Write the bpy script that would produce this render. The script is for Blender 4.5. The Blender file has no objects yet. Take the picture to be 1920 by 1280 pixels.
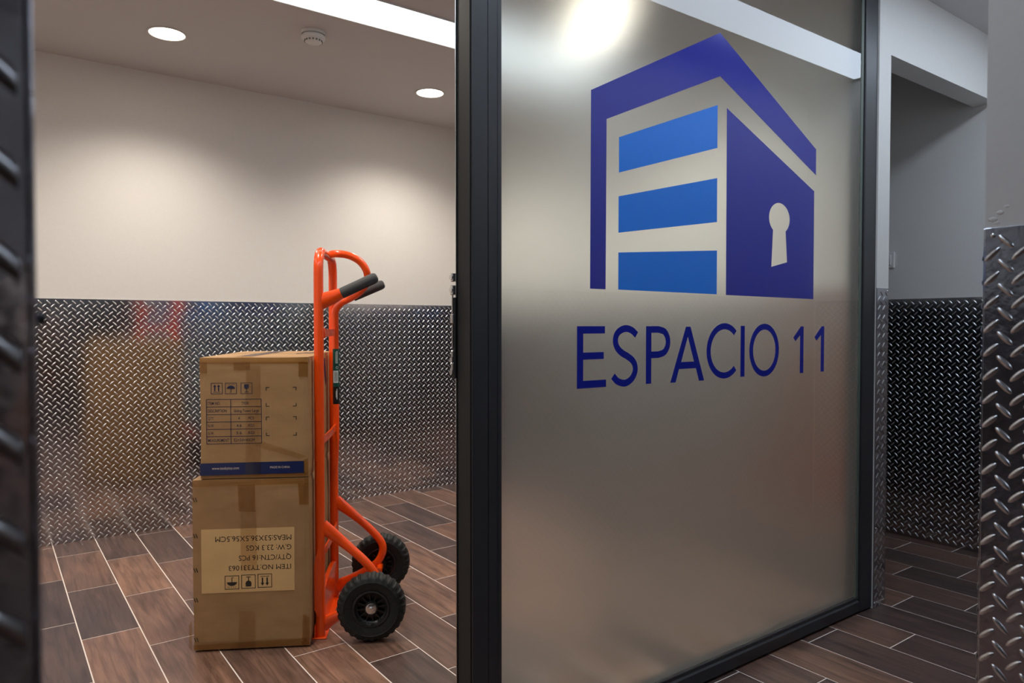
import bpy, bmesh, math, random
import numpy as np
from mathutils import Vector, Matrix
random.seed(7)
C = bpy.context.scene.collection
sc = bpy.context.scene

# ------------------------------------------------------------------ camera, world, exposure
cd = bpy.data.cameras.new('camera')
cam = bpy.data.objects.new('camera', cd); C.objects.link(cam)
cam.location = (0, 0, 1.06)
cam.rotation_euler = (math.radians(90 - 1.365), 0, math.radians(-36.3))
cd.sensor_width = 36; cd.lens = 25.18; cd.clip_start = .02
cd.dof.use_dof = True; cd.dof.focus_distance = 2.1; cd.dof.aperture_fstop = 7.0
sc.camera = cam
sc.view_settings.view_transform = 'Standard'; sc.view_settings.look = 'None'
sc.view_settings.exposure = 0.78; sc.view_settings.gamma = 1; sc.view_settings.use_curve_mapping = False
w = bpy.data.worlds.new('world'); sc.world = w; w.use_nodes = True
w.node_tree.nodes['Background'].inputs[0].default_value = (.5, .55, .65, 1)
w.node_tree.nodes['Background'].inputs[1].default_value = .03
sc.cycles.max_bounces = 14; sc.cycles.transmission_bounces = 12; sc.cycles.glossy_bounces = 6
sc.cycles.diffuse_bounces = 6; sc.cycles.transparent_max_bounces = 12
sc.cycles.sample_clamp_indirect = 6; sc.cycles.caustics_refractive = True; sc.cycles.caustics_reflective = True
sc.cycles.use_denoising = True; sc.cycles.blur_glossy = .3

CEIL = 2.345; YB = 4.06; XR = 3.70; YG = 1.338; YG2 = 1.43; YF = .438; YF0 = .33; PT = 1.184
STRIP_L = 1.25; DOWN_L = 9.; SPOT_W = 31.; COR_L = 4.6

# ------------------------------------------------------------------ materials
def mat(name, col=(.8,.8,.8), rough=.5, metal=0, **k):
    m = bpy.data.materials.new(name); m.use_nodes = True
    b = m.node_tree.nodes['Principled BSDF']
    b.inputs['Base Color'].default_value = (*col, 1); b.inputs['Roughness'].default_value = rough
    b.inputs['Metallic'].default_value = metal
    for a, v in k.items():
        b.inputs[a.replace('_', ' ')].default_value = v
    return m
def N(m, t, **k):
    n = m.node_tree.nodes.new(t)
    for a, v in k.items(): setattr(n, a, v)
    return n
def L(m, a, b): m.node_tree.links.new(a, b)
def BS(m): return m.node_tree.nodes['Principled BSDF']
def noisy(m, scale=(1,1,1), ns=20, detail=4, bump=.1, dist=.002, lo=None, hi=None, rlo=None, rhi=None, coord='Object'):
    tc = N(m, 'ShaderNodeTexCoord'); mp = N(m, 'ShaderNodeMapping'); mp.inputs['Scale'].default_value = scale
    nz = N(m, 'ShaderNodeTexNoise'); nz.inputs['Scale'].default_value = ns; nz.inputs['Detail'].default_value = detail
    L(m, tc.outputs[coord], mp.inputs[0]); L(m, mp.outputs[0], nz.inputs[0])
    if bump:
        b = N(m, 'ShaderNodeBump'); b.inputs['Strength'].default_value = bump; b.inputs['Distance'].default_value = dist
        L(m, nz.outputs[0], b.inputs['Height']); L(m, b.outputs[0], BS(m).inputs['Normal'])
    if lo:
        r = N(m, 'ShaderNodeValToRGB'); r.color_ramp.elements[0].position = .3; r.color_ramp.elements[1].position = .7
        r.color_ramp.elements[0].color = (*lo, 1); r.color_ramp.elements[1].color = (*hi, 1)
        L(m, nz.outputs[0], r.inputs[0]); L(m, r.outputs[0], BS(m).inputs['Base Color'])
    if rlo is not None:
        q = N(m, 'ShaderNodeMapRange'); q.inputs[3].default_value = rlo; q.inputs[4].default_value = rhi
        L(m, nz.outputs[0], q.inputs[0]); L(m, q.outputs[0], BS(m).inputs['Roughness'])
    return m
def emit(name, col, s):
    m = bpy.data.materials.new(name); m.use_nodes = True; nt = m.node_tree; nt.nodes.clear()
    e = nt.nodes.new('ShaderNodeEmission'); e.inputs[0].default_value = (*col, 1); e.inputs[1].default_value = s
    o = nt.nodes.new('ShaderNodeOutputMaterial'); nt.links.new(e.outputs[0], o.inputs[0]); return m

M = {}
M['wall'] = noisy(mat('wall_paint', (.74,.72,.69), .6), ns=90, bump=.05, dist=.001, lo=(.73,.71,.68), hi=(.75,.73,.70))
M['ceiling'] = noisy(mat('ceiling_paint', (.58,.56,.565), .7), ns=60, bump=.03, dist=.001)
M['steel'] = noisy(mat('tread_plate_steel', (.50,.50,.525), .12, 1), ns=9, detail=3, bump=.2, dist=.003, rlo=.07, rhi=.17)
M['steel_near'] = noisy(mat('polished_tread_plate', (.50,.50,.55), .12, 1), ns=32, detail=3, bump=.35, dist=.0035, rlo=.10, rhi=.2)
M['lug'] = mat('raised_tread_steel', (.66,.66,.68), .30, 1)
M['grout'] = mat('grout', (.78,.69,.63), .8)
M['alu'] = noisy(mat('black_aluminium', (.028,.028,.031), .38, 0, Specular_IOR_Level=.6), ns=300, bump=.04, dist=.0005)
M['gasket'] = mat('gasket', (.10,.12,.10), .5)
M['black'] = mat('black_rubber', (.012,.013,.013), .6)
M['chrome'] = mat('zinc_steel', (.75,.75,.74), .22, 1)
M['orange'] = noisy(mat('orange_enamel', (.96,.082,.002), .28, 0, Coat_Weight=.6, Coat_Roughness=.08), ns=35, bump=.05, dist=.001)
M['grip'] = noisy(mat('grey_foam', (.055,.055,.055), .75), ns=400, bump=.1, dist=.0005)
M['tyre'] = noisy(mat('tyre_rubber', (.018,.020,.019), .62, Specular_IOR_Level=.35), ns=120, bump=.15, dist=.001, lo=(.007,.009,.008), hi=(.017,.019,.018))
M['rim'] = mat('black_rim_plastic', (.012,.013,.013), .35)
M['white'] = mat('white_plastic', (.75,.74,.72), .4)
M['green'] = mat('dark_green_label', (.004,.075,.055), .35)
M['blackink'] = mat('black_label', (.008,.008,.008), .35)
M['whiteink'] = mat('white_print', (.65,.68,.66), .4)
M['navy'] = mat('navy_print', (.006,.009,.05), .5)
M['navyband'] = mat('navy_band', (.006,.016,.085), .3)
M['ink'] = mat('black_print', (.02,.016,.012), .55)
M['bandtext'] = mat('band_lettering', (.62,.52,.44), .5)
M['sticker'] = noisy(mat('cream_sticker', (.62,.40,.17), .5), ns=14, bump=0, lo=(.60,.385,.165), hi=(.66,.43,.19))
M['dblue'] = mat('dark_blue_vinyl', (.024,.030,.33), .12, Specular_IOR_Level=.6)
M['tblue'] = mat('royal_blue_vinyl', (.010,.018,.30), .12, Specular_IOR_Level=.6)
M['lblue'] = mat('light_blue_vinyl', (.006,.20,.80), .12, Specular_IOR_Level=.6)
M['trimwhite'] = mat('lamp_trim', (.8,.79,.76), .4)
M['diff'] = emit('warm_led_diffuser', (1, .87, .71), DOWN_L)
M['strip'] = emit('led_panel', (.93, .97, 1.0), STRIP_L)
M['strip2'] = emit('led_panel_cool', (.72, .84, 1.0), COR_L)

def cardboard(name, a, b):
    m = mat(name, a, .72)
    tc = N(m, 'ShaderNodeTexCoord'); mp = N(m, 'ShaderNodeMapping'); mp.inputs['Scale'].default_value = (3, 3, 6)
    nz = N(m, 'ShaderNodeTexNoise'); nz.inputs['Scale'].default_value = 3; nz.inputs['Detail'].default_value = 6
    L(m, tc.outputs['Object'], mp.inputs[0]); L(m, mp.outputs[0], nz.inputs[0])
    r = N(m, 'ShaderNodeValToRGB'); r.color_ramp.elements[0].position = .35; r.color_ramp.elements[1].position = .7
    r.color_ramp.elements[0].color = (*a, 1); r.color_ramp.elements[1].color = (*b, 1)
    L(m, nz.outputs[0], r.inputs[0]); L(m, r.outputs[0], BS(m).inputs['Base Color'])
    wv = N(m, 'ShaderNodeTexWave'); wv.inputs['Scale'].default_value = 55; wv.bands_direction = 'X'; wv.inputs['Distortion'].default_value = .3
    L(m, tc.outputs['Object'], wv.inputs[0])
    bp = N(m, 'ShaderNodeBump'); bp.inputs['Strength'].default_value = .06; bp.inputs['Distance'].default_value = .001
    L(m, wv.outputs[0], bp.inputs['Height'])
    b2 = N(m, 'ShaderNodeBump'); b2.inputs['Strength'].default_value = .35; b2.inputs['Distance'].default_value = .006
    L(m, nz.outputs[0], b2.inputs['Height']); L(m, bp.outputs[0], b2.inputs['Normal']); L(m, b2.outputs[0], BS(m).inputs['Normal'])
    return m
M['card'] = cardboard('kraft_cardboard', (.34,.195,.080), (.40,.235,.10))
M['card2'] = cardboard('darker_kraft_cardboard', (.31,.175,.072), (.37,.215,.094))

def fresnel2(nt, ior):
    # same reflectance from both sides of a thin sheet
    f = nt.nodes.new('ShaderNodeFresnel'); g = nt.nodes.new('ShaderNodeNewGeometry'); q = nt.nodes.new('ShaderNodeMapRange')
    q.inputs[3].default_value = ior; q.inputs[4].default_value = 1/ior
    nt.links.new(g.outputs['Backfacing'], q.inputs[0]); nt.links.new(q.outputs[0], f.inputs[0]); return f
def tape_mat():
    m = bpy.data.materials.new('brown_packing_tape'); m.use_nodes = True; nt = m.node_tree; nt.nodes.clear()
    t = nt.nodes.new('ShaderNodeBsdfTransparent'); t.inputs[0].default_value = (.84,.73,.54,1)
    g = nt.nodes.new('ShaderNodeBsdfGlossy'); g.inputs['Roughness'].default_value = .15; g.inputs[0].default_value = (.9,.9,.9,1)
    f = fresnel2(nt, 1.45)
    nz = nt.nodes.new('ShaderNodeTexNoise'); nz.inputs['Scale'].default_value = 40; tc = nt.nodes.new('ShaderNodeTexCoord')
    b = nt.nodes.new('ShaderNodeBump'); b.inputs['Strength'].default_value = .5; b.inputs['Distance'].default_value = .0015
    nt.links.new(tc.outputs['Object'], nz.inputs[0]); nt.links.new(nz.outputs[0], b.inputs['Height'])
    nt.links.new(b.outputs[0], g.inputs['Normal'])
    x = nt.nodes.new('ShaderNodeMixShader'); nt.links.new(f.outputs[0], x.inputs[0]); nt.links.new(t.outputs[0], x.inputs[1]); nt.links.new(g.outputs[0], x.inputs[2])
    o = nt.nodes.new('ShaderNodeOutputMaterial'); nt.links.new(x.outputs[0], o.inputs[0]); return m
M['tape'] = tape_mat()
M['tape2'] = M['tape'].copy(); M['tape2'].name = 'clear_packing_tape'
[n for n in M['tape2'].node_tree.nodes if n.type == 'BSDF_TRANSPARENT'][0].inputs[0].default_value = (.93,.88,.80,1)

def wood():
    m = mat('wood_look_tile', (.2,.12,.09), .34)
    oi = N(m, 'ShaderNodeObjectInfo'); tc = N(m, 'ShaderNodeTexCoord')
    cm = N(m, 'ShaderNodeCombineXYZ')
    mu = N(m, 'ShaderNodeMath', operation='MULTIPLY'); mu.inputs[1].default_value = 37.0
    L(m, oi.outputs['Random'], mu.inputs[0]); L(m, mu.outputs[0], cm.inputs[0]); L(m, mu.outputs[0], cm.inputs[1]); L(m, mu.outputs[0], cm.inputs[2])
    ad = N(m, 'ShaderNodeVectorMath', operation='ADD'); L(m, tc.outputs['Object'], ad.inputs[0]); L(m, cm.outputs[0], ad.inputs[1])
    mp = N(m, 'ShaderNodeMapping'); mp.inputs['Scale'].default_value = (42, 2.6, 1); L(m, ad.outputs[0], mp.inputs[0])
    g = N(m, 'ShaderNodeTexNoise'); g.inputs['Scale'].default_value = 1.6; g.inputs['Detail'].default_value = 7; g.inputs['Roughness'].default_value = .62; g.inputs['Distortion'].default_value = .8
    L(m, mp.outputs[0], g.inputs[0])
    mp2 = N(m, 'ShaderNodeMapping'); mp2.inputs['Scale'].default_value = (7, 1.6, 1); L(m, ad.outputs[0], mp2.inputs[0])
    g2 = N(m, 'ShaderNodeTexNoise'); g2.inputs['Scale'].default_value = 1.3; g2.inputs['Detail'].default_value = 3; g2.inputs['Distortion'].default_value = 1.2
    L(m, mp2.outputs[0], g2.inputs[0])
    r = N(m, 'ShaderNodeValToRGB'); e = r.color_ramp.elements
    e[0].position = 0; e[0].color = (.125,.082,.068,1); e[1].position = 1; e[1].color = (.33,.195,.136,1)
    for p, c in ((.25,(.155,.101,.084)), (.45,(.225,.138,.102)), (.7,(.27,.16,.113))):
        x = e.new(p); x.color = (*c, 1)
    L(m, oi.outputs['Random'], r.inputs[0])
    mx = N(m, 'ShaderNodeMix', data_type='RGBA', blend_type='MULTIPLY'); mx.inputs[0].default_value = 1
    rg = N(m, 'ShaderNodeValToRGB'); rg.color_ramp.elements[0].position = .3; rg.color_ramp.elements[0].color = (.40,.37,.36,1)
    rg.color_ramp.elements[1].position = .62; rg.color_ramp.elements[1].color = (.95,.91,.89,1)
    L(m, g.outputs[0], rg.inputs[0]); L(m, r.outputs[0], mx.inputs[6]); L(m, rg.outputs[0], mx.inputs[7])
    mx2 = N(m, 'ShaderNodeMix', data_type='RGBA', blend_type='MULTIPLY'); mx2.inputs[0].default_value = 1
    rg2 = N(m, 'ShaderNodeValToRGB'); rg2.color_ramp.elements[0].position = .35; rg2.color_ramp.elements[0].color = (.68,.68,.72,1)
    rg2.color_ramp.elements[1].position = .65; rg2.color_ramp.elements[1].color = (1.05,1.0,.96,1)
    L(m, g2.outputs[0], rg2.inputs[0]); L(m, mx.outputs[2], mx2.inputs[6]); L(m, rg2.outputs[0], mx2.inputs[7])
    L(m, mx2.outputs[2], BS(m).inputs['Base Color'])
    b = N(m, 'ShaderNodeBump'); b.inputs['Strength'].default_value = .5; b.inputs['Distance'].default_value = .0015
    L(m, g.outputs[0], b.inputs['Height']); L(m, b.outputs[0], BS(m).inputs['Normal'])
    return m
M['wood'] = wood()

def film():
    m = bpy.data.materials.new('frosted_film'); m.use_nodes = True; nt = m.node_tree; nt.nodes.clear()
    tr = nt.nodes.new('ShaderNodeBsdfTranslucent'); tr.inputs[0].default_value = (.93,.95,.93,1)
    df = nt.nodes.new('ShaderNodeBsdfDiffuse'); df.inputs[0].default_value = (.80,.84,.84,1)
    rf = nt.nodes.new('ShaderNodeBsdfRefraction'); rf.inputs['Color'].default_value = (.97,1.0,1.0,1); rf.inputs['Roughness'].default_value = .39; rf.inputs['IOR'].default_value = 1.28
    m1 = nt.nodes.new('ShaderNodeMixShader'); m1.inputs[0].default_value = .96; nt.links.new(tr.outputs[0], m1.inputs[1]); nt.links.new(rf.outputs[0], m1.inputs[2])
    m2 = nt.nodes.new('ShaderNodeMixShader'); m2.inputs[0].default_value = .02; nt.links.new(m1.outputs[0], m2.inputs[1]); nt.links.new(df.outputs[0], m2.inputs[2])
    o = nt.nodes.new('ShaderNodeOutputMaterial'); nt.links.new(m2.outputs[0], o.inputs[0]); return m
M['film'] = film()
def pane():
    # thin clear float glass: mirror-like Fresnel reflection, straight transmission
    m = bpy.data.materials.new('clear_glass'); m.use_nodes = True; nt = m.node_tree; nt.nodes.clear()
    t = nt.nodes.new('ShaderNodeBsdfTransparent'); t.inputs[0].default_value = (.95,.975,.96,1)
    g = nt.nodes.new('ShaderNodeBsdfGlossy'); g.inputs['Roughness'].default_value = 0.0
    f = fresnel2(nt, 1.52)
    x = nt.nodes.new('ShaderNodeMixShader'); nt.links.new(f.outputs[0], x.inputs[0]); nt.links.new(t.outputs[0], x.inputs[1]); nt.links.new(g.outputs[0], x.inputs[2])
    o = nt.nodes.new('ShaderNodeOutputMaterial'); nt.links.new(x.outputs[0], o.inputs[0]); return m
M['pane'] = pane()

# ------------------------------------------------------------------ mesh helpers
def obj(name, me, m=None, parent=None, loc=None, smooth=False):
    if isinstance(me, bmesh.types.BMesh):
        bm = me; me = bpy.data.meshes.new(name); bm.to_mesh(me); bm.free()
    if m is not None:
        for x in (m if isinstance(m, (list, tuple)) else [m]): me.materials.append(x)
    if smooth: me.polygons.foreach_set('use_smooth', [True]*len(me.polygons))
    o = bpy.data.objects.new(name, me); C.objects.link(o)
    if parent: o.parent = parent
    if loc is not None: o.location = loc
    return o
def tag(o, label, cat, group=None, kind=None):
    if label: o['label'] = label
    if cat: o['category'] = cat
    if group: o['group'] = group
    if kind: o['kind'] = kind
    return o
def thing(name, label, cat, loc=(0,0,0), rz=0, group=None, kind=None):
    o = bpy.data.objects.new(name, None); C.objects.link(o); o.location = loc; o.rotation_euler = (0,0,rz)
    o.empty_display_size = .05
    return tag(o, label, cat, group, kind)
def box(bm, a, b, bev=0, seg=1):
    x0,y0,z0 = a; x1,y1,z1 = b
    r = bmesh.ops.create_cube(bm, size=1)
    vs = r['verts']
    for v in vs: v.co = Vector(((x0+x1)/2+v.co.x*(x1-x0), (y0+y1)/2+v.co.y*(y1-y0), (z0+z1)/2+v.co.z*(z1-z0)))
    if bev:
        es = list({e for v in vs for e in v.link_edges})
        bmesh.ops.bevel(bm, geom=es, offset=bev, segments=seg, affect='EDGES', profile=.5)
    return bm
def B(name, a, b, m, parent=None, bev=0, seg=1):
    return obj(name, box(bmesh.new(), a, b, bev, seg), m, parent)
def prism(bm, pts, y0, y1, hole=None):
    """polygon in XZ extruded along Y; optional hole (same plane)"""
    vs = [bm.verts.new((x, y0, z)) for x, z in pts]
    es = [bm.edges.new((vs[i], vs[(i+1) % len(vs)])) for i in range(len(vs))]
    if hole:
        hv = [bm.verts.new((x, y0, z)) for x, z in hole]
        es += [bm.edges.new((hv[i], hv[(i+1) % len(hv)])) for i in range(len(hv))]
    g = bmesh.ops.triangle_fill(bm, use_beauty=True, use_dissolve=False, edges=es)
    fs = [f for f in g['geom'] if isinstance(f, bmesh.types.BMFace)]
    r = bmesh.ops.extrude_face_region(bm, geom=fs)
    for v in r['geom']:
        if isinstance(v, bmesh.types.BMVert): v.co.y = y1
    bmesh.ops.recalc_face_normals(bm, faces=bm.faces)
    return bm
def catmull(P, n=8):
    P = [Vector(p) for p in P]; out = []
    for i in range(len(P)-1):
        p0 = P[i-1] if i else P[0]*2-P[1]; p1 = P[i]; p2 = P[i+1]; p3 = P[i+2] if i+2 < len(P) else P[-1]*2-P[-2]
        for k in range(n):
            t = k/n
            out.append(.5*((2*p1)+(p2-p0)*t+(2*p0-5*p1+4*p2-p3)*t*t+(3*p1-p0-3*p2+p3)*t**3))
    out.append(P[-1]); return out
def fillet(P, r, n=8):
    """round the corners of a 3D polyline"""
    P = [Vector(p) for p in P]; out = [P[0]]
    for i in range(1, len(P)-1):
        a = (P[i-1]-P[i]); b = (P[i+1]-P[i]); la, lb = a.length, b.length; a.normalize(); b.normalize()
        ang = a.angle(b); rr = r[i-1] if isinstance(r, (list, tuple)) else r
        d = min(rr/math.tan(ang/2), la*.49, lb*.49)
        s, e = P[i]+a*d, P[i]+b*d
        for k in range(n+1):
            t = k/n; out.append((1-t)**2*s+2*t*(1-t)*P[i]+t*t*e)
    out.append(P[-1]); return out
def tube(bm, P, r, n=16, cap=True, flat=None):
    """sweep; r float or list; flat = list of (scale_a, scale_b) per point"""
    P = [Vector(p) for p in P]; k = len(P)
    R = r if isinstance(r, (list, tuple)) else [r]*k
    T = [(P[min(i+1, k-1)]-P[max(i-1, 0)]).normalized() for i in range(k)]
    up = Vector((0, 1, 0)) if abs(T[0].y) < .9 else Vector((1, 0, 0))
    rings = []; a = (up-T[0]*up.dot(T[0])).normalized()
    for i in range(k):
        a = (a-T[i]*a.dot(T[i])).normalized(); b = T[i].cross(a)
        fa, fb = flat[i] if flat else (1, 1)
        rings.append([bm.verts.new(P[i]+a*(R[i]*fa*math.cos(2*math.pi*j/n))+b*(R[i]*fb*math.sin(2*math.pi*j/n))) for j in range(n)])
    for i in range(k-1):
        for j in range(n):
            bm.faces.new((rings[i][j], rings[i][(j+1) % n], rings[i+1][(j+1) % n], rings[i+1][j]))
    if cap:
        bm.faces.new(rings[0][::-1]); bm.faces.new(rings[-1])
    bmesh.ops.recalc_face_normals(bm, faces=bm.faces)
    return bm
def autosmooth(o, deg=40):
    me = o.data
    me.polygons.foreach_set('use_smooth', [True]*len(me.polygons))
    bm = bmesh.new(); bm.from_mesh(me)
    for e in bm.edges:
        if len(e.link_faces) == 2 and e.calc_face_angle(0) > math.radians(deg): e.smooth = False
    bm.to_mesh(me); bm.free(); return o
def lathe(bm, prof, n=48, axis='y'):
    """prof: (radius, along) revolved about local Y"""
    rings = []
    for r, y in prof:
        rings.append([bm.verts.new((r*math.cos(2*math.pi*j/n), y, r*math.sin(2*math.pi*j/n))) for j in range(n)])
    for i in range(len(prof)-1):
        for j in range(n):
            bm.faces.new((rings[i][j], rings[i][(j+1) % n], rings[i+1][(j+1) % n], rings[i+1][j]))
    bmesh.ops.recalc_face_normals(bm, faces=bm.faces)
    return bm

# ------------------------------------------------------------------ the setting: shell
def struct(name, a, b, m, label, cat='wall', parent=None):
    o = B(name, a, b, m, parent); return tag(o, label, cat, kind='structure')
ceil = struct('ceiling', (-2.6,-2.2,CEIL), (3.9,4.2,CEIL+.1), M['ceiling'], 'grey painted ceiling above both rooms', 'ceiling')
struct('wall_back', (-1.9,YB,0), (XR,YB+.1,CEIL), M['wall'], 'off-white back wall above the tread plate panelling', 'wall')
struct('wall_right', (XR,-2.2,0), (XR+.1,YB+.1,CEIL), M['wall'], 'white wall seen through the narrow doorway at the far right', 'wall')
struct('wall_left', (-2.0,YG2,0), (-1.9,YB+.1,CEIL), M['wall'], 'left side wall of the storage room', 'wall')
struct('wall_corridor_end', (-2.6,-2.2,0), (-2.5,YG,CEIL), M['wall'], 'end wall of the corridor on the left', 'wall')
struct('wall_rear', (-2.5,-2.2,0), (XR,-2.1,CEIL), M['wall'], 'wall behind the doorway in the foreground', 'wall')
# partition between storage room and corridor: left piece, post, lintel
bm = bmesh.new()
box(bm, (-2.5,YG,0), (-.25,YG2,CEIL)); box(bm, (2.655,YG,0), (2.742,YG2,CEIL)); box(bm, (2.742,YG,2.066), (XR,YG2,CEIL))
wp = tag(obj('wall_partition', bm, M['wall']), 'white wall post and lintel around the doorway right of the frosted glass', 'wall', kind='structure')
struct('wall_divider', (2.655,YG2,0), (2.742,YB,CEIL), M['wall'], 'unseen wall assumed between the storage room and the dark room at right', 'wall')  # assumed wall, out of view; put in so the right room stays dark
# wall with the foreground doorway
bm = bmesh.new()
box(bm, (-2.5,YF0,0), (.0133,YF,CEIL)); box(bm, (1.181,YF0,0), (XR,YF,CEIL)); box(bm, (.0133,YF0,2.10), (1.181,YF,CEIL))
wf = tag(obj('wall_front', bm, M['wall']), 'grey-white foreground wall beside the near doorway, chipped above the tread plate', 'wall', kind='structure')

# ------------------------------------------------------------------ floor: grout bed and planks
fl = struct('floor', (-2.5,-2.1,-.10), (XR,YB,-.0009), M['grout'], 'floor of brown wood-look tiles with pale grout joints', 'floor')
PWD, PLN, G = .1775, .5275, .0018
def plank_mesh(w_, l_):
    bm = bmesh.new(); box(bm, (0,0,-.008), (w_,l_,0))
    es = [e for e in bm.edges if all(v.co.z > -.001 for v in e.verts)]
    bmesh.ops.bevel(bm, geom=es, offset=.0009, segments=1, affect='EDGES')
    me = bpy.data.meshes.new('plank'); bm.to_mesh(me); bm.free(); me.materials.append(M['wood']); return me
pm = plank_mesh(PWD-2*G, PLN-2*G); cache = {}; extra = []
for k in range(-14, 20):
    x0 = .2436+PWD*k+G; x1 = x0+PWD-2*G
    if x0 > XR: continue
    x1c = min(x1, XR)
    for j in range(-8, 8):
        off = 2.776-.1803*k
        base = off-math.floor(off/PLN)*PLN
        y0 = base+PLN*j+G; y1 = y0+PLN-2*G
        y1c = min(y1, YB); y0c = max(y0, -2.1)
        if y1c-y0c < .004 or x1c-x0 < .004: continue
        near = y1 > .2 and x0 > -.6
        if x1c == x1 and y1c == y1 and y0c == y0: me = pm
        else:
            key = (round(x1c-x0, 4), round(y1c-y0c, 4))
            me = cache.get(key) or plank_mesh(*key); cache[key] = me
        if near:
            o = bpy.data.objects.new('plank', me); C.objects.link(o); o.parent = fl; o.location = (x0, y0c, 0)
        else: extra.append((x0, y0c, x1c, y1c))
bm = bmesh.new()
for a in extra: box(bm, (a[0],a[1],-.008), (a[2],a[3],0))
o = obj('plank', bm, M['wood'], fl); o['kind'] = 'stuff'; o.name = 'outlying_planks'

# ------------------------------------------------------------------ tread plate
PIT = .0347
def lug_proto(Lh, Wh, H, na, nb):
    """raised lens along +x; returns verts (k,3) and quads"""
    V = []; Fq = []
    for i in range(na+1):
        t = -1+2*i/na; tt = math.copysign(abs(t)**.85, t)
        wd = Wh*(max(0, 1-abs(tt)**2.6))**.62
        for j in range(nb+1):
            s = -1+2*j/nb
            h = H*(max(0, 1-abs(tt)**4))*(1-abs(s)**2.4)
            V.append((tt*Lh, s*wd, h-.0002))
    for i in range(na):
        for j in range(nb):
            a = i*(nb+1)+j; Fq.append((a, a+nb+1, a+nb+2, a+1))
    return np.array(V), np.array(Fq)
def lattice(u0, u1, v0, v1, offu=0, offv=0, edge=.004):
    out = []
    for sgn, du, dv in ((1, 0, 0), (-1, PIT/2, PIT/2)):
        nu = int((u1-u0)/PIT)+2; nv = int((v1-v0)/PIT)+2
        for i in range(-1, nu):
            for j in range(-1, nv):
                u = u0+offu+du+i*PIT; v = v1-offv-dv-j*PIT
                if u0+edge < u < u1-edge and v0+edge < v < v1-edge: out.append((u, v, sgn))
    return out
def lug_mesh(name, pts, frame, proto, mats, cut=None):
    """frame: origin, U, V, Nrm - merged mesh of lugs at (u,v)"""
    O, U, Vv, Nn = [np.array(x, float) for x in frame]
    PV, PF = proto; allv = []; allf = []; n = len(PV)
    for k, (u, v, s) in enumerate(pts):
        c = math.cos(math.radians(44*s)); d = math.sin(math.radians(44*s))
        a = u+PV[:,0]*c-PV[:,1]*d; b = v+PV[:,0]*d+PV[:,1]*c
        if cut is not None: a = np.maximum(a, cut)
        allv.append(O+a[:,None]*U+b[:,None]*Vv+PV[:,2][:,None]*Nn); allf.append(PF+k*n)
    V = np.concatenate(allv); Fc = np.concatenate(allf)
    me = bpy.data.meshes.new(name)
    me.vertices.add(len(V)); me.vertices.foreach_set('co', V.astype('f').ravel())
    me.loops.add(len(Fc)*4); me.loops.foreach_set('vertex_index', Fc.astype('i').ravel())
    me.polygons.add(len(Fc)); me.polygons.foreach_set('loop_start', np.arange(0, len(Fc)*4, 4, dtype='i'))
    me.polygons.foreach_set('use_smooth', [True]*len(Fc))
    me.update(calc_edges=True); me.validate()
    return me
P_FAR = lug_proto(.0138, .0033, .0020, 6, 4)
P_NEAR = lug_proto(.0140, .0042, .0026, 14, 8)
def panel(name, origin, U, Nn, width, top, label, m, proto=P_FAR, individual=False, offu=.006, offv=.038, th=.003, u_lug=None, screws=(), group=None, cut=None):
    """sheet standing on the floor; origin = bottom corner, U along it, Nn out of the wall"""
    O = Vector(origin); U = Vector(U); Nn = Vector(Nn)
    p0 = O; p1 = O+U*width+Nn*th+Vector((0,0,top))
    a = [min(p0[i], p1[i]) for i in range(3)]; b = [max(p0[i], p1[i]) for i in range(3)]
    o = B(name, a, b, m, bev=.0006)
    tag(o, label, 'metal panel', group, 'structure')
    u0, u1 = u_lug or (0, width)
    pts = lattice(u0, u1, .0, top, offu, offv)
    Of = O+Nn*th
    if individual:
        protos = {}
        for s in (1, -1):
            protos[s] = lug_mesh('tread_lug', [(0, 0, s)], ((0,0,0), U, (0,0,1), Nn), proto, None); protos[s].materials.append(M['lug'])
        pts.sort(key=lambda q: (abs(q[0]-individual[0])*3+abs(q[1]-individual[1])))
        for u, v, s in pts[:290]:
            q = bpy.data.objects.new('tread_lug', protos[s]); C.objects.link(q); q.parent = o; q.location = Of+U*u+Vector((0,0,v))
        pts = pts[290:]
    if pts:
        # flip so that the face normal looks outwards
        me = lug_mesh('tread_lugs', pts, (tuple(Of), tuple(U), (0,0,1), tuple(Nn)), proto, None, cut); me.materials.append(M['lug'])
        q = bpy.data.objects.new('tread_lugs', me); C.objects.link(q); q.parent = o; q['kind'] = 'stuff'
    for (u, v) in screws:
        bm = bmesh.new(); lathe(bm, [(.0001,-.0016),(.0018,-.0016),(.0034,-.0010),(.0036,0)], 14)
        bmesh.ops.create_icosphere(bm, subdivisions=1, radius=.0009, matrix=Matrix.Translation((0,-.0018,0)))
        s = obj('screw', bm, M['chrome'], o, smooth=True)
        c = Of+U*u+Vector((0,0,v)); s.location = c
        s.rotation_euler = (0, 0, math.atan2(Nn.y, Nn.x)+math.pi/2)
    return o
Xv, Yv = (1,0,0), (0,1,0)
panel('trim_1', (-.0,YB,0), Xv, (0,-1,0), 2.652, PT, 'steel tread plate panelling on the back wall behind the hand truck', M['steel'], offu=.0166, offv=.0345, screws=((.45,1.05),(.35,.93),(1.4,.1),(2.2,.12),(1.0,.1)))
panel('trim_2', (XR,3.9,0), (0,-1,0), (-1,0,0), 3.4, PT+.003, 'dark steel tread plate panelling seen through the doorway', M['steel'], offu=.01, screws=((2.15,.16),(2.4,.17)))
panel('trim_3', (2.652,YG,0), Xv, (0,-1,0), .086, 1.195, 'narrow steel tread plate strip on the post beside the black frame', M['steel'], offu=.016, screws=((.008,.02),(.075,.02),(.012,.30),(.078,1.185)))
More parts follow.
